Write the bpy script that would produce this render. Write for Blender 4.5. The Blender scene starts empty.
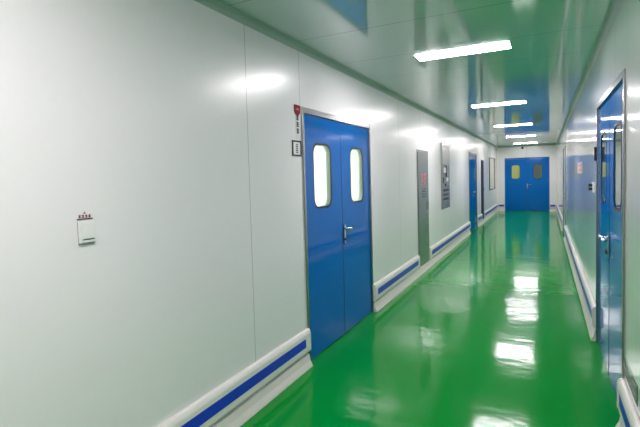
import bpy, bmesh, math, random
from mathutils import Matrix, Vector
random.seed(7)
C = bpy.context.scene.collection
PI = math.pi
# ------------------------------------------------------------------ measures (metres)
XL, XR, H = -1.758, 0.4144, 2.6077
Y0, Y1 = -5.2, 19.79
WT = 0.10          # wall thickness
CAMZ = 1.547

# ------------------------------------------------------------------ materials
def nt(name):
    m = bpy.data.materials.new(name); m.use_nodes = True
    return m, m.node_tree, m.node_tree.nodes['Principled BSDF']
def setp(b, **k):
    names = dict(col='Base Color', rough='Roughness', metal='Metallic', spec='Specular IOR Level', coat='Coat Weight',
                 coatr='Coat Roughness', trans='Transmission Weight', ior='IOR', emc='Emission Color', ems='Emission Strength', aniso='Anisotropic')
    for a, v in k.items():
        if a in ('col', 'emc') and len(v) == 3: v = (*v, 1)
        b.inputs[names[a]].default_value = v
def simple(name, col, rough=.4, **k):
    m, t, b = nt(name); setp(b, col=col, rough=rough, **k)
    # a faint procedural mottling so that no surface is perfectly flat
    if 'ems' not in k and 'trans' not in k:
        n = t.nodes.new('ShaderNodeTexNoise'); n.inputs['Scale'].default_value = 9
        tc = t.nodes.new('ShaderNodeTexCoord'); t.links.new(tc.outputs['Object'], n.inputs['Vector'])
        mr = t.nodes.new('ShaderNodeMapRange'); mr.inputs['To Min'].default_value = rough*.85; mr.inputs['To Max'].default_value = min(1, rough*1.2)
        t.links.new(n.outputs['Fac'], mr.inputs['Value']); t.links.new(mr.outputs['Result'], b.inputs['Roughness'])
    return m

def math_node(t, op, a, b=None, c=None):
    n = t.nodes.new('ShaderNodeMath'); n.operation = op
    for i, v in enumerate((a, b, c)):
        if v is None: continue
        if isinstance(v, (int, float)): n.inputs[i].default_value = v
        else: t.links.new(v, n.inputs[i])
    return n.outputs[0]

def panel_mat(name, col, axis, seams, rough, rip_scale, rip_strength, coatr, low=0.0, seamcol=.45, seamw=.0025, spec=.5, stretch_axis='z', coat=.6, coatior=1.5):
    """painted steel sandwich panels: thin joints at the given positions, faint roll-formed ripple across the panels"""
    m, t, b = nt(name)
    setp(b, col=col, rough=rough, coat=coat, coatr=coatr, spec=spec)
    b.inputs['Coat IOR'].default_value = coatior
    tc = t.nodes.new('ShaderNodeTexCoord'); sep = t.nodes.new('ShaderNodeSeparateXYZ')
    t.links.new(tc.outputs['Object'], sep.inputs[0])
    a = sep.outputs[axis]
    mn = None
    for s in seams:
        d = math_node(t, 'ABSOLUTE', math_node(t, 'SUBTRACT', a, s))
        mn = d if mn is None else math_node(t, 'MINIMUM', mn, d)
    if mn is not None:
        isseam = math_node(t, 'LESS_THAN', mn, seamw)
        mx = t.nodes.new('ShaderNodeMix'); mx.data_type = 'RGBA'
        mx.inputs['A'].default_value = (*col, 1); mx.inputs['B'].default_value = (*[c*seamcol for c in col], 1)
        t.links.new(isseam, mx.inputs['Factor']); t.links.new(mx.outputs['Result'], b.inputs['Base Color'])
    # ripple: noise squeezed along one axis, stretched along the other
    mp = t.nodes.new('ShaderNodeMapping'); t.links.new(tc.outputs['Object'], mp.inputs['Vector'])
    mp.inputs['Scale'].default_value = rip_scale
    n = t.nodes.new('ShaderNodeTexNoise'); n.inputs['Scale'].default_value = 1; n.inputs['Detail'].default_value = 1
    t.links.new(mp.outputs['Vector'], n.inputs['Vector'])
    bp = t.nodes.new('ShaderNodeBump'); bp.inputs['Strength'].default_value = 1; bp.inputs['Distance'].default_value = rip_strength
    t.links.new(n.outputs['Fac'], bp.inputs['Height'])
    t.links.new(bp.outputs['Normal'], b.inputs['Normal']); t.links.new(bp.outputs['Normal'], b.inputs['Coat Normal'])
    return m

WALLC = (.84, .82, .825)
lseams = [-4.2, -3.05, -1.9, -.75, .4, 2.49, 3.222, 5.97, 7.12, 8.3, 9.6, 10.75, 11.9, 14.2, 15.6, 16.8, 18.0]
rseams = [-3.0, -1.9, -.75, .4, 1.6, 2.75, 5.9, 7.05, 8.2, 9.35, 10.5, 14.4, 15.6, 16.8, 18.0]
cseams = [-4.2, -3.1, -1.9, -.9, .1, 1.2, 2.27, 3.12, 3.955, 4.74, 5.82, 6.6, 7.44, 8.5, 9.6, 10.98, 12.2, 13.4, 14.56, 16, 17.1, 18.13]
M = {}
M['wall_l'] = panel_mat('wall_panels_left', WALLC, 1, lseams, .34, (1, 7, .5), .0010, .23)
M['wall_r'] = panel_mat('wall_panels_right', WALLC, 1, rseams, .30, (1, 4, .25), .0012, .09, coat=1.0, seamcol=.8, coatior=1.55)
M['wall_b'] = panel_mat('wall_panels_back', WALLC, 0, [-.65], .34, (5, 1, .5), .0008, .2)
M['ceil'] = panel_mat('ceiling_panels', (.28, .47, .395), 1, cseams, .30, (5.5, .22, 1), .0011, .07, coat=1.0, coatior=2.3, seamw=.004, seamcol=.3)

m, t, b = nt('floor_epoxy'); M['floor'] = m
setp(b, col=(.0, .225, .035), rough=.3, coat=.95, coatr=.11, spec=.0)
b.inputs['Coat IOR'].default_value = 1.30
tc = t.nodes.new('ShaderNodeTexCoord')
n1 = t.nodes.new('ShaderNodeTexNoise'); n1.inputs['Scale'].default_value = 1.3; n1.inputs['Detail'].default_value = 3
t.links.new(tc.outputs['Object'], n1.inputs['Vector'])
mx = t.nodes.new('ShaderNodeMix'); mx.data_type = 'RGBA'
mx.inputs['A'].default_value = (.0, .25, .022, 1); mx.inputs['B'].default_value = (.0, .30, .034, 1)
t.links.new(n1.outputs['Fac'], mx.inputs['Factor']); t.links.new(mx.outputs['Result'], b.inputs['Base Color'])
n2 = t.nodes.new('ShaderNodeTexNoise'); n2.inputs['Scale'].default_value = 1; n2.inputs['Detail'].default_value = 3
mp = t.nodes.new('ShaderNodeMapping'); mp.inputs['Scale'].default_value = (1.8, 3.4, 1); t.links.new(tc.outputs['Object'], mp.inputs['Vector'])
t.links.new(mp.outputs['Vector'], n2.inputs['Vector'])
bp = t.nodes.new('ShaderNodeBump'); bp.inputs['Distance'].default_value = .0042
t.links.new(n2.outputs['Fac'], bp.inputs['Height']); t.links.new(bp.outputs['Normal'], b.inputs['Coat Normal']); t.links.new(bp.outputs['Normal'], b.inputs['Normal'])

M['blue'] = simple('blue_door_paint', (.0, .128, .47), .3, coat=.8, coatr=.07, spec=.0)
M['blue'].node_tree.nodes['Principled BSDF'].inputs['Coat IOR'].default_value = 1.4
M['navy'] = simple('navy_paint', (.002, .006, .05), .5, spec=.2)
M['white_door'] = simple('white_door_paint', (.62, .64, .66), .35, coat=.5, coatr=.12)
M['steel'] = simple('brushed_steel', (.40, .41, .40), .22, metal=1.0)
M['panel_steel'] = simple('panel_steel', (.36, .38, .37), .22, metal=.85)
M['chrome'] = simple('chrome', (.80, .80, .80), .12, metal=1.0)
M['black'] = simple('black_rubber', (.008, .008, .012), .45)
M['dark'] = simple('dark_glass', (.02, .03, .03), .15, coat=.6)
M['white_pl'] = simple('white_plastic', (.80, .80, .78), .3)
M['rail'] = simple('rail_vinyl', (.84, .80, .76), .35)
M['base'] = simple('skirting_vinyl', (.76, .71, .66), .35)
M['stripe'] = simple('blue_stripe_vinyl', (.015, .045, .55), .35)
M['cove'] = simple('cove_aluminium', (.34, .44, .38), .45)
M['red'] = simple('red_print', (.25, .002, .014), .6, spec=.2)
M['pink'] = simple('pink_print', (.70, .22, .24), .4)
M['pale_pink'] = simple('pale_pink_card', (.74, .58, .58), .4)
M['paper'] = simple('white_card', (.78, .76, .76), .45)
M['ink'] = simple('black_ink', (.015, .015, .015), .5)
M['teal'] = simple('dark_teal_gasket', (.0, .05, .07), .3)
M['beige'] = simple('beige_blind', (.62, .58, .52), .5)
M['white_room'] = simple('room_white', (.80, .83, .78), .6)
M['yellow_room'] = simple('room_yellow', (.62, .64, .30), .6)
M['dim_room'] = simple('room_grey_shade', (.22, .25, .24), .6)
M['lining'] = simple('pale_green_lining', (.50, .66, .52), .3)
M['lamp_body'] = simple('lamp_body', (.8, .8, .8), .4)
M['glass'] = simple('clear_glass', (.96, 1, .97), .0, trans=1.0, ior=1.45)
M['lamp'] = simple('lamp_diffuser', (.9, .9, .9), .4, emc=(1, .92, .96), ems=34.0)
M['room_lamp'] = simple('side_room_lamp', (.9, .9, .9), .4, emc=(1, 1, .95), ems=60.0)

# ------------------------------------------------------------------ mesh helpers
def box(bm, x0, x1, y0, y1, z0, z1):
    vs = [bm.verts.new((x, y, z)) for z in (z0, z1) for y in (y0, y1) for x in (x0, x1)]
    for f in ((0, 2, 3, 1), (4, 5, 7, 6), (0, 1, 5, 4), (2, 6, 7, 3), (0, 4, 6, 2), (1, 3, 7, 5)):
        bm.faces.new([vs[i] for i in f])
def prism(bm, loop, axis, a, b):
    """extrude a closed 2-D loop along an axis; loop gives the other two coordinates in x,y,z order"""
    def P(p, s):
        q = list(p); q.insert(axis, s); return q
    A = [bm.verts.new(P(p, a)) for p in loop]; B = [bm.verts.new(P(p, b)) for p in loop]
    n = len(loop)
    for i in range(n): bm.faces.new((A[i], A[(i+1) % n], B[(i+1) % n], B[i]))
    bm.faces.new(A[::-1]); bm.faces.new(B)
def rrect(cx, cz, w, h, r, n=6):
    pts = []
    for qx, qz, a0 in ((1, 1, 0), (-1, 1, 90), (-1, -1, 180), (1, -1, 270)):
        for k in range(n+1):
            a = math.radians(a0+90*k/n)
            pts.append((cx+qx*(w/2-r)+r*math.cos(a), cz+qz*(h/2-r)+r*math.sin(a)))
    return pts
def ring(bm, outer, inner, y0, y1):
    """solid plate in the x-z plane between two loops with the same count"""
    n = len(outer)
    V = [[bm.verts.new((p[0], y, p[1])) for p in L] for y in (y0, y1) for L in (outer, inner)]
    o0, i0, o1, i1 = V
    for k in range(n):
        j = (k+1) % n
        bm.faces.new((o0[k], o0[j], i0[j], i0[k])); bm.faces.new((o1[k], i1[k], i1[j], o1[j]))
        bm.faces.new((o0[k], o1[k], o1[j], o0[j])); bm.faces.new((i0[k], i0[j], i1[j], i1[k]))
def rect_like(inner, x0, x1, z0, z1, cx, cz):
    """for a rounded-rect loop of 4*(n+1) points: matching points on the outer rectangle"""
    q = len(inner)//4; out = []
    for c in range(4):
        X, Z = ((x1, z1), (x0, z1), (x0, z0), (x1, z0))[c]
        for k in range(q):
            p = inner[c*q+k]; f = k/(q-1)
            if c in (0, 2):   # from vertical side to horizontal side
                if f < .5: out.append((X, p[1]+(Z-p[1])*(f/.5)))
                else: out.append((X+(p[0]-X)*((f-.5)/.5), Z))
            else:
                if f < .5: out.append((p[0]+(X-p[0])*(f/.5), Z))
                else: out.append((X, Z+(p[1]-Z)*((f-.5)/.5)))
    return out
def tube(bm, pts, r, n=10):
    rings = []
    for i, p in enumerate(pts):
        p = Vector(p); d = (Vector(pts[min(i+1, len(pts)-1)])-Vector(pts[max(i-1, 0)])).normalized()
        u = d.orthogonal().normalized() if i == 0 else (u-d*u.dot(d)).normalized()
        v = d.cross(u)
        rings.append([bm.verts.new(p+(u*math.cos(2*PI*k/n)+v*math.sin(2*PI*k/n))*r) for k in range(n)])
    for a, b in zip(rings, rings[1:]):
        for k in range(n): bm.faces.new((a[k], a[(k+1) % n], b[(k+1) % n], b[k]))
    bm.faces.new(rings[0][::-1]); bm.faces.new(rings[-1])
def obj(name, bm, mat, parent=None, bevel=0, smooth=False):
    bmesh.ops.recalc_face_normals(bm, faces=bm.faces)
    me = bpy.data.meshes.new(name); bm.to_mesh(me); bm.free()
    me.materials.append(mat)
    if smooth:
        for p in me.polygons: p.use_smooth = True
    o = bpy.data.objects.new(name, me); C.objects.link(o)
    if parent: o.parent = parent
    if bevel:
        md = o.modifiers.new('bevel', 'BEVEL'); md.width = bevel; md.segments = 2; md.limit_method = 'ANGLE'
    return o
def boxo(name, mat, parent, *dims, bevel=0):
    bm = bmesh.new(); box(bm, *dims); return obj(name, bm, mat, parent, bevel)
def empty(name, loc, rz=0):
    o = bpy.data.objects.new(name, None); o.location = loc; o.rotation_euler = (0, 0, rz); o.empty_display_size = .1
    C.objects.link(o); return o
def tag(o, label=None, cat=None, group=None, kind=None):
    for k, v in (('label', label), ('category', cat), ('group', group), ('kind', kind)):
        if v: o[k] = v
    return o
def struct(o, label): return tag(o, label, kind='structure')
def dup(root, loc):
    r = root.copy(); C.objects.link(r); r.location = loc
    for ch in list(root.children):
        c = ch.copy(); C.objects.link(c); c.parent = r
        for g in ch.children:
            d = g.copy(); C.objects.link(d); d.parent = c
    return r

# ------------------------------------------------------------------ room shell
RZL, RZR, RZB = -PI/2, PI/2, PI     # local +y looks into the corridor from left, right and far wall
A0, A1 = 3.24, 4.82                 # left double door
B0, B1 = 3.15, 4.70                 # right double door
C0, C1 = 12.2, 13.68                # far left door
F0, F1 = 11.75, 13.15               # far right door
K0, K1 = -1.455, .147               # end doors
W0, W1, WZ0, WZ1 = 17.0, 18.9, .935, 2.12   # window near the end of the left wall
DH = 2.122

bm = bmesh.new(); box(bm, XL-WT, XR+WT, Y0-WT, Y1+WT, -.1, 0)
struct(obj('floor', bm, M['floor']), 'glossy green epoxy corridor floor')
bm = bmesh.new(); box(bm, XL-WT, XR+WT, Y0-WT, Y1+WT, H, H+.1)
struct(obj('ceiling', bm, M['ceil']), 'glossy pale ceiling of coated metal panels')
def wall_y(name, xa, xb, holes, mat, label):
    """wall running along y with rectangular openings (y0,y1,z0,z1)"""
    bm = bmesh.new(); y = Y0
    for (a, b, z0, z1) in holes:
        box(bm, xa, xb, y, a, 0, H); box(bm, xa, xb, a, b, z1, H)
        if z0 > 0: box(bm, xa, xb, a, b, 0, z0)
        y = b
    box(bm, xa, xb, y, Y1, 0, H)
    bmesh.ops.remove_doubles(bm, verts=bm.verts, dist=1e-5)
    # drop the coincident inner faces left between the pieces
    seen = {}
    for f in list(bm.faces):
        k = frozenset(v.index for v in f.verts) if False else tuple(round(c, 4) for c in f.calc_center_median())+(round(f.calc_area(), 4),)
        seen.setdefault(k, []).append(f)
    dead = [f for fs in seen.values() if len(fs) > 1 for f in fs]
    if dead: bmesh.ops.delete(bm, geom=dead, context='FACES_ONLY')
    return struct(obj(name, bm, mat), label)
wall_y('wall_left', XL-WT, XL, [(A0, A1, 0, DH), (C0, C1, 0, DH-.01), (W0, W1, WZ0, WZ1)], M['wall_l'], 'long left wall of pale grey panels')
wall_y('wall_right', XR, XR+WT, [(B0, B1, 0, DH), (F0, F1, 0, DH)], M['wall_r'], 'glossy pale right wall close to the camera')
bm = bmesh.new()
box(bm, XL-WT, K0, Y1, Y1+WT, 0, H); box(bm, K1, XR+WT, Y1, Y1+WT, 0, H); box(bm, K0, K1, Y1, Y1+WT, DH, H)
struct(obj('wall_back', bm, M['wall_b']), 'pale end wall around the far blue doors')
bm = bmesh.new(); box(bm, XL-WT, XR+WT, Y0-WT, Y0, 0, H)
struct(obj('wall_front', bm, M['wall_b']), 'wall behind the viewer')

# concave ceiling coves and corner coves
def cove_loop(cx, cz, sx, sz, r=.045, n=6):
    """corner at (cx,cz); profile fills the corner with a concave arc; sx,sz point into the room"""
    e = .0005
    pts = [(cx+sx*e, cz+sz*e)]
    for k in range(n+1):
        a = PI/2*k/n
        pts.append((cx+sx*(r-r*math.sin(a))+sx*e, cz+sz*(r-r*math.cos(a))+sz*e))
    return pts
for i, (cx, s, nm) in enumerate(((XL, 1, 'left'), (XR, -1, 'right'))):
    bm = bmesh.new(); prism(bm, cove_loop(cx, H, s, -1), 1, Y0+.05, Y1-.05)
    struct(obj('trim_%d' % (i+1), bm, M['cove']), 'ceiling cove along the %s wall' % nm)
    bm = bmesh.new(); prism(bm, cove_loop(cx, Y1, s, -1, .04), 2, .12, H-.05)
    struct(obj('trim_%d' % (i+4), bm, M['rail']), 'upright corner cove at the far %s corner' % nm)
bm = bmesh.new(); prism(bm, cove_loop(Y1, H, -1, -1), 0, XL+.05, XR-.05)
struct(obj('trim_3', bm, M['cove']), 'ceiling cove along the end wall')

# skirting with a slanting face
def skirt(bm, cx, s, axis, a, b):
    loop = [(cx+s*.001, .001), (cx+s*.047, .001), (cx+s*.044, .014), (cx+s*.026, .050), (cx+s*.017, .098), (cx+s*.001, .102)]
    prism(bm, loop, axis, a, b)
def baseboard(name, cx, s, axis, segs, label):
    bm = bmesh.new()
    for a, b in segs: skirt(bm, cx, s, axis, a, b)
    struct(obj(name, bm, M['base']), label)
baseboard('baseboard_left', XL, 1, 1, [(Y0+.01, A0-.012), (A1+.012, C0-.012), (C1+.012, Y1-.05)], 'off-white sloped skirting along the left wall')
baseboard('baseboard_right', XR, -1, 1, [(Y0+.01, B0-.012), (B1+.012, F0-.012), (F1+.012, Y1-.05)], 'off-white sloped skirting along the right wall')
baseboard('baseboard_back', Y1, -1, 0, [(XL+.003, K0-.012), (K1+.012, XR-.003)], 'off-white sloped skirting beside the end doors')

# bumper rails with a blue insert
def rail_loop(z0=.125, z1=.312, d=.034):
    return [(.002, z0+.012), (.018, z0), (d-.014, z0), (d, z0+.016), (d, z1-.03), (d-.006, z1-.014), (d-.014, z1-.003), (d-.022, z1), (.002, z1)]
def guard(loc, rz, length, label, caps=(0, 1)):
    """root on the wall at the rail's middle; local x along the wall, local y out of it"""
    r = empty('wall_guard_rail', loc, rz)
    tag(r, label, 'rail', None)
    h = length/2
    bm = bmesh.new(); prism(bm, rail_loop(), 0, -h, h)      # (y,z) loop along x
    obj('rail_body', bm, M['rail'], r)
    c0 = .07 if 0 in caps else .004; c1 = .07 if 1 in caps else .004
    c0 = min(c0, length*.12); c1 = min(c1, length*.12)
    bm = bmesh.new(); box(bm, -h+c0, h-c1, .0342, .0357, .182, .252)
    s = obj('stripe', bm, M['stripe'], r); s['label'] = 'blue stripe along the rail'
    for k in caps:
        bm = bmesh.new(); L = [(p[0]*1.0, p[1]) for p in rail_loop(.122, .315, .037)]
        e = h if k else -h
        prism(bm, L, 0, e+(.0005 if k else -.012), e+(.012 if k else -.0005)); obj('end_cap', bm, M['rail'], r)
    return r
def guard_left(a, b, label, caps):   # local x = -world y
    guard((XL, (a+b)/2, 0), RZL, b-a-.03, label, caps)
def guard_right(a, b, label, caps):
    guard((XR, (a+b)/2, 0), RZR, b-a-.03, label, caps)
guard_left(Y0, A0-.01, 'nearest cream rail on the left wall, ending at the big blue doors', (0,))
guard_left(A1+.01, 6.87, 'cream rail with blue stripe between the big blue doors and the tall steel panel', (0, 1))
guard_left(7.63, C0-.01, 'long cream rail with blue stripe beyond the tall steel panel on the left wall', (0, 1))
guard_left(C1+.01, 14.68, 'short cream rail between the far left blue door and the dark navy cabinet', (0, 1))
guard_left(15.26, Y1-.05, 'cream rail with blue stripe under the far left window, past the dark navy cabinet', (1,))
guard_right(Y0, B0-.01, 'cream rail with blue stripe in the bottom right corner, nearest on the right wall', (1,))
guard_right(B1+.01, F0-.01, 'long cream rail on the right wall beyond the right blue doors', (0, 1))
guard_right(F1+.01, Y1-.05, 'distant cream rail on the right wall beside the end wall', (0,))
def guard_back(a, b, label):
    guard(((a+b)/2, Y1, 0), RZB, b-a-.03, label, ())
guard_back(XL+.052, K0-.01, 'very short striped rail on the end wall, left of the end doors')
guard_back(K1+.01, XR-.052, 'very short striped rail on the end wall, right of the end doors')

# ------------------------------------------------------------------ doors
def lever(parent, x, z, direction, name='door_handle'):
    """lever on a narrow back plate; direction +1 = local +x"""
    bm = bmesh.new()
    L = rrect(x, z-.055, .034, .19, .016, 5)
    A = [bm.verts.new((p[0], .0008, p[1])) for p in L]; B = [bm.verts.new((p[0], .010, p[1])) for p in L]
    for i in range(len(L)): j = (i+1) % len(L); bm.faces.new((A[i], A[j], B[j], B[i]))
    bm.faces.new(A); bm.faces.new(B)
    plate = obj(name, bm, M['chrome'], parent, smooth=False)
    bm = bmesh.new()
    tube(bm, [(x, .009, z), (x, .032, z), (x+direction*.006, .040, z), (x+direction*.02, .043, z), (x+direction*.09, .043, z-.004), (x+direction*.14, .037, z+.004)], .0115, 10)
    obj('lever', bm, M['chrome'], plate, smooth=True)
    bm = bmesh.new(); tube(bm, [(x, .009, z-.105), (x, .020, z-.105)], .012, 12)
    obj('lock_cylinder', bm, M['black'], plate)
    return plate
def leaf(parent, x0, x1, top, mat, win=None, th=.05, name='door_leaf', zb=.012):
    bm = bmesh.new()
    yf = -.006
    if win:
        wx0, wx1, wz0, wz1 = win; cx, cz = (wx0+wx1)/2, (wz0+wz1)/2
        inn = rrect(cx, cz, wx1-wx0, wz1-wz0, .085, 8)
        ring(bm, rect_like(inn, x0, x1, zb, top, cx, cz), inn, yf-th, yf)
    else:
        box(bm, x0, x1, yf-th, yf, zb, top)
    o = obj(name, bm, mat, parent)
    if win:
        g = .017
        bm = bmesh.new()
        ring(bm, rrect(cx, cz, wx1-wx0+2*g*.8, wz1-wz0+2*g*.8, .085+g*.8, 8), rrect(cx, cz, wx1-wx0-.006, wz1-wz0-.006, .082, 8), yf+.0004, yf+.0016)
        obj('window_gasket', bm, M['black'], o)
        bm = bmesh.new()
        ring(bm, rrect(cx, cz, wx1-wx0-.001, wz1-wz0-.001, .0845, 8), rrect(cx, cz, wx1-wx0-.012, wz1-wz0-.012, .079, 8), yf-th+.004, yf-.010)
        obj('window_lining', bm, M['lining'], o)
        for yy in (yf-.006, yf-th+.001):
            bm = bmesh.new()
            L = rrect(cx, cz, wx1-wx0-.002, wz1-wz0-.002, .084, 8)
            A = [bm.verts.new((p[0], yy-.0008, p[1])) for p in L]; B = [bm.verts.new((p[0], yy+.0016, p[1])) for p in L]
            for i in range(len(L)): j = (i+1) % len(L); bm.faces.new((A[i], A[j], B[j], B[i]))
            bm.faces.new(A); bm.faces.new(B)
            obj('window_pane', bm, M['glass'], o)
    return o
def door(name, loc, rz, w, label, mat='blue', windows=True, handle=(0, 1), hinges=True, fm='steel', top=DH, fw=.028, double=True, whalf=None, frame_th=.012):
    r = empty(name, loc, rz); struct(r, label)
    h = w/2; ft = .042
    bm = bmesh.new()
    loop = [(-h+.001, 0.001), (-h+.001, top-.001), (h-.001, top-.001), (h-.001, 0.001), (h-fw, 0.001), (h-fw, top-ft), (-h+fw, top-ft), (-h+fw, 0.001)]
    prism(bm, loop, 1, -WT+.01, .0)
    # face flange standing proud of the wall
    prism(bm, [(-h-.004, 0.002), (-h-.004, top+.003), (h+.004, top+.003), (h+.004, 0.002), (h-fw, 0.002), (h-fw, top-ft), (-h+fw, top-ft), (-h+fw, 0.002)], 1, .0005, frame_th)
    obj('door_frame', bm, M[fm], r, bevel=.0015)
    g = .003
    xs = [(-h+fw+g, -.004), (.004, h-fw-g)] if double else [(-h+fw+g, h-fw-g)]
    for i, (a, b) in enumerate(xs):
        win = None
        if windows:
            off = whalf if whalf else (.185, .535)     # measured from the outer edge of each leaf
            if i == 0: win = (-h+off[0]+.02, -h+off[1]+.02, 1.290, 1.838)
            else: win = (h-off[1]-.02, h-off[0]-.02, 1.290, 1.838)
        lf = leaf(r, a, b, top-ft-.004, M[mat], win)
        # handle on the meeting edge
        if double:
            if i in handle:
                hx = (-.026 if i == 0 else .026)
                lever(lf, hx, 1.045, -1 if i == 0 else 1)
        else: lever(lf, a+.06 if 0 in handle else b-.06, 1.045, 1 if 0 in handle else -1)
        if hinges and i == 1:
            bm = bmesh.new(); tube(bm, [(b+.004, .020, 1.63), (b+.004, .020, 1.75)], .010, 10)
            obj('hinge', bm, M['black'], lf)
    if double:
        bm = bmesh.new(); box(bm, -.0035, .0035, -.05, -.0045, .013, top-ft-.005); obj('meeting_seal', bm, M['black'], r)
    bm = bmesh.new(); box(bm, -h+fw, h-fw, -.054, -.010, .001, .011); obj('threshold_seal', bm, M['black'], r)
    return r
# left wall: local +x = world -y (towards the viewer)
door('door_1', (XL, (A0+A1)/2, 0), RZL, A1-A0, 'big blue double doors with two tall white-lit windows on the left wall', handle=(0,), fw=.026, hinges=False)
door('door_2', (XR, (B0+B1)/2, 0), RZR, B1-B0, 'blue double doors with two levers on the near right wall', handle=(0, 1))
door('door_3', (XL, (C0+C1)/2, 0), RZL, C1-C0, 'windowless blue door far down the left wall', windows=False, handle=(0,), hinges=False, top=DH-.01)
door('door_4', ((K0+K1)/2, Y1, 0), RZB, K1-K0, 'blue double doors with a lit yellow window on the end wall', handle=(0,), fm='blue', fw=.02, hinges=False, whalf=(.235, .53), frame_th=.006)
door('door_5', (XR, (F0+F1)/2, 0), RZR, F1-F0, 'pale door far down the right wall', mat='white_door', windows=False, handle=(0,), hinges=False, double=False)
# white door closer, plus a long strip painting the lamp glint on the frame
c = empty('door_closer_and_glint', (-.70, Y1-.013, 2.135)); tag(c, 'small white door closer and painted lamp glint strip above the end doors', 'door closer')
boxo('glint_strip', M['white_pl'], c, -.42, .34, -.03, .0, .006, .028, bevel=.004)
bm = bmesh.new(); box(bm, -.12, .0, -.055, -.031, -.010, .030); obj('closer_arm', bm, M['white_pl'], c, .004)

# window near the end of the left wall
w = empty('window_1', (XL, (W0+W1)/2, 0), RZL); struct(w, 'steel framed window far down the left wall')
hw = (W1-W0)/2
bm = bmesh.new()
prism(bm, [(-hw+.001, WZ0+.001), (hw-.001, WZ0+.001), (hw-.001, WZ1-.001), (-hw+.001, WZ1-.001)], 1, -.09, -.086)
obj('pane', bm, M['beige'], w)
bm = bmesh.new()
box(bm, hw-.06, hw-.001, -.085, .02, WZ0+.03, WZ1-.03); obj('gasket', bm, M['teal'], w)
bm = bmesh.new()
box(bm, -hw+.001, hw-.001, -.085, .022, WZ1-.029, WZ1-.001); box(bm, -hw+.001, hw-.001, -.085, .022, WZ0+.001, WZ0+.029)
box(bm, -hw+.001, -hw+.03, -.085, .022, WZ0+.03, WZ1-.03)
obj('window_frame', bm, M['steel'], w)
bm = bmesh.new(); box(bm, -hw+.031, hw-.061, -.030, -.024, WZ0+.03, WZ1-.03); obj('blind', bm, M['beige'], w)

# ------------------------------------------------------------------ rooms behind the glazed doors
def room(name, x0, x1, y0, y1, mat, open_side, lamp, label):
    bm = bmesh.new(); z0, z1 = 0.0, 2.6; t_ = .05
    box(bm, x0-t_, x1+t_, y0-t_, y1+t_, z0-t_, z0-.001) ; box(bm, x0-t_, x1+t_, y0-t_, y1+t_, z1, z1+t_)
    if open_side != 'x1': box(bm, x1, x1+t_, y0, y1, z0, z1)
    if open_side != 'x0': box(bm, x0-t_, x0, y0, y1, z0, z1)
    if open_side != 'y0': box(bm, x0-t_, x1+t_, y0-t_, y0, z0, z1)
    box(bm, x0-t_, x1+t_, y1, y1+t_, z0, z1)
    if open_side in ('x0', 'x1'): pass
    struct(obj(name, bm, mat), label)
    if lamp:
        e = empty('room_lamp', ((x0+x1)/2, (y0+y1)/2, 2.6)); tag(e, lamp[1], 'lamp')
        boxo('lamp_housing', M['lamp_body'], e, -.42, .42, -.17, .17, -.03, -.001)
        boxo('lamp_diffuser', lamp[0], e, -.40, .40, -.15, .15, -.036, -.0305)
room('wall_left_room', XL-WT-2.6, XL-WT-.055, 2.6, 7.0, M['white_room'], 'x1', (M['room_lamp'], 'lamp in the white room behind the big left doors'), 'white room behind the big left doors')
M['room_lamp_dim'] = simple('dim_room_lamp', (.9, .9, .9), .4, emc=(1, 1, .9), ems=5.0)
room('wall_right_room', XR+WT+.055, XR+WT+2.6, 2.6, 5.6, M['white_room'], 'x0', (M['room_lamp_dim'], 'lamp in the room behind the right doors'), 'room behind the right doors')
M['room_lamp_y'] = simple('warm_room_lamp', (.9, .9, .9), .4, emc=(1, .95, .7), ems=9.0)
room('wall_back_room', XL-.3, -.66, Y1+WT+.055, Y1+2.4, M['yellow_room'], 'y0', (M['room_lamp_y'], 'lamp in the yellow room behind the end doors'), 'yellow room behind the end doors')
room('wall_dim_half_room', -.55, XR+.6, Y1+WT+.055, Y1+2.4, M['dim_room'], 'y0', (M['room_lamp_dim'], 'lamp in the grey room behind the end doors'), 'dim half-room partitioned off behind the end doors')  # one room split in two; this half's dimness is put into grey walls

# ------------------------------------------------------------------ ceiling lamps
lt = empty('ceiling_lamp', (-.642, 4.13, H))
tag(lt, None, 'ceiling lamp', 'flat ceiling lamps along the corridor')
boxo('lamp_housing', M['lamp_body'], lt, -.395, .395, -.112, .112, -.0035, -.0008)
boxo('lamp_diffuser', M['lamp'], lt, -.385, .385, -.102, .102, -.0070, -.0040)
for sx in (-1, 1): boxo('end_cap', M['steel'], lt, sx*.392-.006, sx*.392+.006, -.105, .105, -.0073, -.0040)
ys = [4.10, 7.58, 11.12, 14.70, 18.26, .55, -3.0]
labs = ['largest and nearest bright ceiling lamp, above the big blue doors', 'second bright ceiling lamp from the viewer', 'third bright ceiling lamp from the viewer',
        'fourth ceiling lamp from the viewer, second nearest the end wall', 'most distant ceiling lamp, just before the end wall', 'ceiling lamp above the viewer', 'ceiling lamp behind the viewer']
lt['label'] = labs[0]
for y, lb in zip(ys[1:], labs[1:]):
    d = dup(lt, (-.642, y, H)); d['label'] = lb

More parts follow.
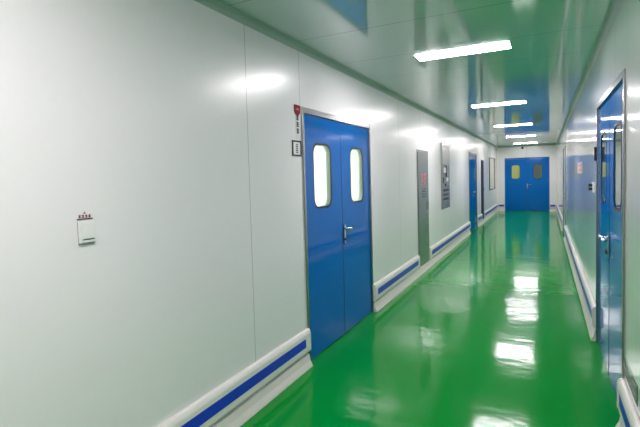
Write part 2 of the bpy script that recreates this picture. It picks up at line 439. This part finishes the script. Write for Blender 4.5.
# ------------------------------------------------------------------ wall fittings
# tall stainless panel, left wall (local +x = towards the viewer)
p = empty('steel_cabinet', (XL, 7.255, .105), RZL)
tag(p, 'tall grey stainless steel cabinet front with a faint red mark, on the left wall', 'cabinet')
hw = .36; ph = 1.835
bm = bmesh.new(); prism(bm, [(-hw, 0), (hw, 0), (hw, ph), (-hw, ph), (-hw, .0)][:4], 1, .001, .012); obj('cabinet_frame', bm, M['steel'], p, .001)
boxo('cabinet_door', M['panel_steel'], p, -hw+.03, hw-.03, .0125, .018, .02, ph-.035, bevel=.002)
bm = bmesh.new()
for k, (a, b) in enumerate(((-.14, -.02), (.02, .14))):
    for z in (1.30, 1.36, 1.42): box(bm, a, b, .0185, .020, z, z+.035)
    box(bm, a+.045, a+.075, .0185, .020, 1.28, 1.47)
o = obj('red_lettering', bm, M['pink'], p); o['label'] = 'faded red lettering'
bm = bmesh.new()
for z in (1.09, 1.13, 1.17, 1.21): box(bm, -.13, .13, .0185, .0195, z, z+.014)
obj('small_print', bm, M['ink'], p)
bm = bmesh.new(); tube(bm, [(-.27, .019, .88), (-.27, .034, .88), (-.27, .034, 1.0), (-.27, .019, 1.0)], .006, 8); obj('pull_handle', bm, M['chrome'], p)

# framed instrument panel
p = empty('instrument_panel', (XL, 9.11, .88), RZL)
tag(p, 'stainless steel wall panel with dark displays and buttons, beyond the tall steel cabinet', 'control panel')
hw, ph = .41, 1.268
bm = bmesh.new(); prism(bm, [(-hw, 0), (hw, 0), (hw, ph), (-hw, ph)], 1, .001, .010); obj('backplate', bm, M['panel_steel'], p)
M['pale_face'] = simple('pale_panel_face', (.55, .52, .52), .3, metal=.3)
boxo('upper_face', M['pale_face'], p, -hw+.04, hw-.05, .0105, .014, .86, ph-.05, bevel=.001)
bm = bmesh.new(); box(bm, -hw, hw, .0105, .03, ph-.045, ph); box(bm, hw-.035, hw, .0105, .03, 0, ph-.046); obj('frame_lip', bm, M['steel'], p)
for a, b, z0, z1, mt, nm in ((-.28, -.05, .62, .84, 'dark', 'display'), (-.02, .26, .50, .60, 'dark', 'display'), (-.20, .0, .52, .60, 'white_pl', 'dial_plate'), (.02, .2, .70, .80, 'white_pl', 'dial_plate'), (-.28, .02, .44, .49, 'dark', 'display')):
    boxo(nm, M[mt], p, a, b, .0105, .024, z0, z1, bevel=.002)
for r_ in range(3):
    for k in range(4):
        bm = bmesh.new(); x = -.24+k*.15; z = .17+r_*.085
        box(bm, x, x+.10, .0105, .022, z, z+.035); obj('button', bm, M['black'], p)

# dark navy cabinet
p = empty('navy_cabinet', (XL, 14.97, .105), RZL)
tag(p, 'narrow dark navy cabinet front beyond the far left blue door', 'cabinet')
boxo('cabinet_door', M['navy'], p, -.24, .24, .014, .022, .01, 1.84, bevel=.002)
boxo('cabinet_frame', M['navy'], p, -.27, .27, .001, .0135, 0, 1.86, bevel=.001)
bm = bmesh.new(); tube(bm, [(-.19, .0225, .9), (-.19, .036, .9), (-.19, .036, 1.0), (-.19, .0225, 1.0)], .006, 8); obj('pull_handle', bm, M['chrome'], p)

# light switch with red heading above
p = empty('light_switch', (XL, 1.270, 1.294), RZL)
tag(p, 'white square light switch alone on the near left wall', 'light switch')
boxo('shade_box', M['panel_steel'], p, -.036, .036, .0006, .008, -.004, .0945, bevel=.001)  # darker edge below the plate stands in for its shadow
boxo('switch_plate', M['white_pl'], p, -.040, .040, .0085, .0155, .005, .1, bevel=.003)
boxo('rocker', M['white_pl'], p, -.030, .030, .016, .019, .022, .088, bevel=.001)
bm = bmesh.new(); box(bm, -.030, .022, .0158, .0172, .0165, .0200); obj('rocker_gap', bm, M['ink'], p)
p = empty('switch_caption', (XL, 1.270, 1.3965), RZL)
tag(p, 'small red caption of tiny characters stuck above the light switch', 'sticker')
bm = bmesh.new(); box(bm, -.038, .038, .0006, .0011, .0, .0235); box(bm, -.012, .012, .0006, .0011, .0236, .034); obj('backing', bm, M['paper'], p)
bm = bmesh.new()
for k in range(4):
    x = -.0285+k*.0155
    box(bm, x, x+.011, .0012, .0018, .0090, .0125); box(bm, x, x+.011, .0012, .0018, .0155, .0195); box(bm, x+.003, x+.0075, .0012, .0018, .0075, .0215)
box(bm, -.005, .005, .0012, .0018, .0245, .0275); box(bm, -.003, .003, .0012, .0018, .028, .033)
obj('red_lettering', bm, M['red'], p)
bm = bmesh.new(); box(bm, -.037, .037, .0012, .0022, .0005, .0055); obj('underline', bm, M['ink'], p)

# signs beside the big left doors
p = empty('door_sign', (XL, 3.172, 1.86), RZL)
tag(p, 'narrow white vertical sign strip under a red shield beside the big blue doors', 'sign')
bm = bmesh.new(); box(bm, -.034, .030, .0006, .003, .0, .20); obj('strip', bm, M['paper'], p)
for z in (.150, .098, .046):
    bm = bmesh.new()
    for q in range(3): box(bm, -.018, .022, .0034, .0044, z+q*.014, z+q*.014+.0085)
    box(bm, -.004, .009, .0034, .0044, z-.003, z+.040); obj('character', bm, M['ink'], p)
bm = bmesh.new()
L = [(.052, .270), (-.046, .270)]
for k in range(0, 11):
    a = PI+PI*k/10
    L.append((.003+.049*math.cos(a), .235+.050*math.sin(a)*1.0))
prism(bm, L, 1, .0006, .005); s = obj('shield', bm, M['red'], p); s['label'] = 'red shield badge'
bm = bmesh.new()
for k in range(3): box(bm, -.020+k*.017, -.012+k*.017, .0054, .0060, .228, .244)
obj('shield_lettering', bm, M['pink'], s)
p = empty('framed_notice', (XL, 3.145, 1.724), RZL)
tag(p, 'small black framed white notice at the left edge of the big blue doors', 'notice')
bm = bmesh.new(); ring(bm, [(-.072, 0), (.072, 0), (.072, .124), (-.072, .124)], [(-.058, .012), (.058, .012), (.058, .112), (-.058, .112)], .0006, .006); obj('notice_frame', bm, M['black'], p)
bm = bmesh.new(); box(bm, -.0575, .0575, .0006, .003, .0125, .1115); obj('card', bm, M['paper'], p)
bm = bmesh.new()
for q in range(5): box(bm, -.018, .012+.006*(q % 2), .0034, .0042, .026+q*.015, .035+q*.015)
obj('lettering', bm, M['ink'], p)

# right wall: switch, red sticker, low vent
p = empty('wall_socket', (XR, 5.08, 1.335), RZR)
tag(p, 'white switch box with dark keys on the right wall, just past the right blue doors', 'switch')
boxo('plate', M['white_pl'], p, -.055, .055, .0006, .012, 0, .10, bevel=.003)
for z in (.022, .056): boxo('key', M['black'], p, -.034, .034, .0125, .042, z, z+.026, bevel=.001)
p = empty('wall_notice', (XR, 7.0, 1.51), RZR)
tag(p, 'faded white notice strip with pink characters on the glossy right wall', 'notice')
bm = bmesh.new(); box(bm, -.46, .46, .0006, .0014, 0, .15); obj('notice_sheet', bm, M['pale_pink'], p)
for k in range(4):
    bm = bmesh.new(); x = -.38+k*.2
    box(bm, x, x+.15, .0016, .0022, .030, .055); box(bm, x, x+.15, .0016, .0022, .095, .12); box(bm, x+.06, x+.09, .0016, .0022, .0551, .0949); obj('character', bm, M['pink'], p)
p = empty('wall_vent', (XR, 2.90, .345), RZR)
tag(p, 'low metal vent with thin outline just above the nearest right rail', 'vent')
bm = bmesh.new(); ring(bm, [(-.19, 0), (.19, 0), (.19, .11), (-.19, .11)], [(-.18, .008), (.18, .008), (.18, .102), (-.18, .102)], .0006, .003); obj('vent_frame', bm, M['dark'], p)
bm = bmesh.new()
for k in range(6): box(bm, -.18, .18, .0006, .002, .012+k*.015, .020+k*.015)
obj('slats', bm, M['panel_steel'], p)

# small black dome camera above the end doors
p = empty('dome_camera', (-.80, Y1, 2.51), RZB)
tag(p, 'small black dome camera on the end wall above the far doors', 'camera')
bm = bmesh.new(); tube(bm, [(0, .0008, 0), (0, .02, 0)], .045, 20); obj('mount', bm, M['black'], p)
bm = bmesh.new(); bmesh.ops.create_uvsphere(bm, u_segments=20, v_segments=10, radius=.036)
bmesh.ops.delete(bm, geom=[v for v in bm.verts if v.co.z < -.001], context='VERTS')
bmesh.ops.rotate(bm, verts=bm.verts, cent=(0, 0, 0), matrix=Matrix.Rotation(-PI/2, 3, 'X')); bmesh.ops.translate(bm, verts=bm.verts, vec=(0, .0205, 0))
obj('dome', bm, M['dark'], p, smooth=True)

# ------------------------------------------------------------------ world, camera, colour
w = bpy.data.worlds.new('world'); bpy.context.scene.world = w; w.use_nodes = True
w.node_tree.nodes['Background'].inputs[0].default_value = (.5, .5, .5, 1); w.node_tree.nodes['Background'].inputs[1].default_value = .02
yaw, pitch, roll = (math.radians(a) for a in (-26.953, -2.841, -1.5859))
fw = Vector((math.sin(yaw)*math.cos(pitch), math.cos(yaw)*math.cos(pitch), math.sin(pitch)))
rt = Vector((math.cos(yaw), -math.sin(yaw), 0)); up = rt.cross(fw)
r2 = rt*math.cos(roll)+up*math.sin(roll); u2 = -rt*math.sin(roll)+up*math.cos(roll)
cam = bpy.data.cameras.new('camera'); co = bpy.data.objects.new('camera', cam); C.objects.link(co)
Mx = Matrix((r2, u2, -fw)).transposed().to_4x4(); Mx.translation = (0, 0, CAMZ)
co.matrix_world = Mx
cam.sensor_fit = 'HORIZONTAL'; cam.sensor_width = 36; cam.lens = 451.85/640*36
cam.shift_x = (320-315.8)/640; cam.shift_y = (200.42-213.5)/640
cam.clip_start = .02; cam.clip_end = 100
sc = bpy.context.scene; sc.camera = co
sc.view_settings.view_transform = 'Standard'; sc.view_settings.look = 'None'; sc.view_settings.gamma = 1; sc.view_settings.exposure = 1.02
sc.cycles.max_bounces = 14; sc.cycles.diffuse_bounces = 7; sc.cycles.glossy_bounces = 7; sc.cycles.transmission_bounces = 10
sc.cycles.caustics_reflective = True; sc.cycles.sample_clamp_indirect = 6
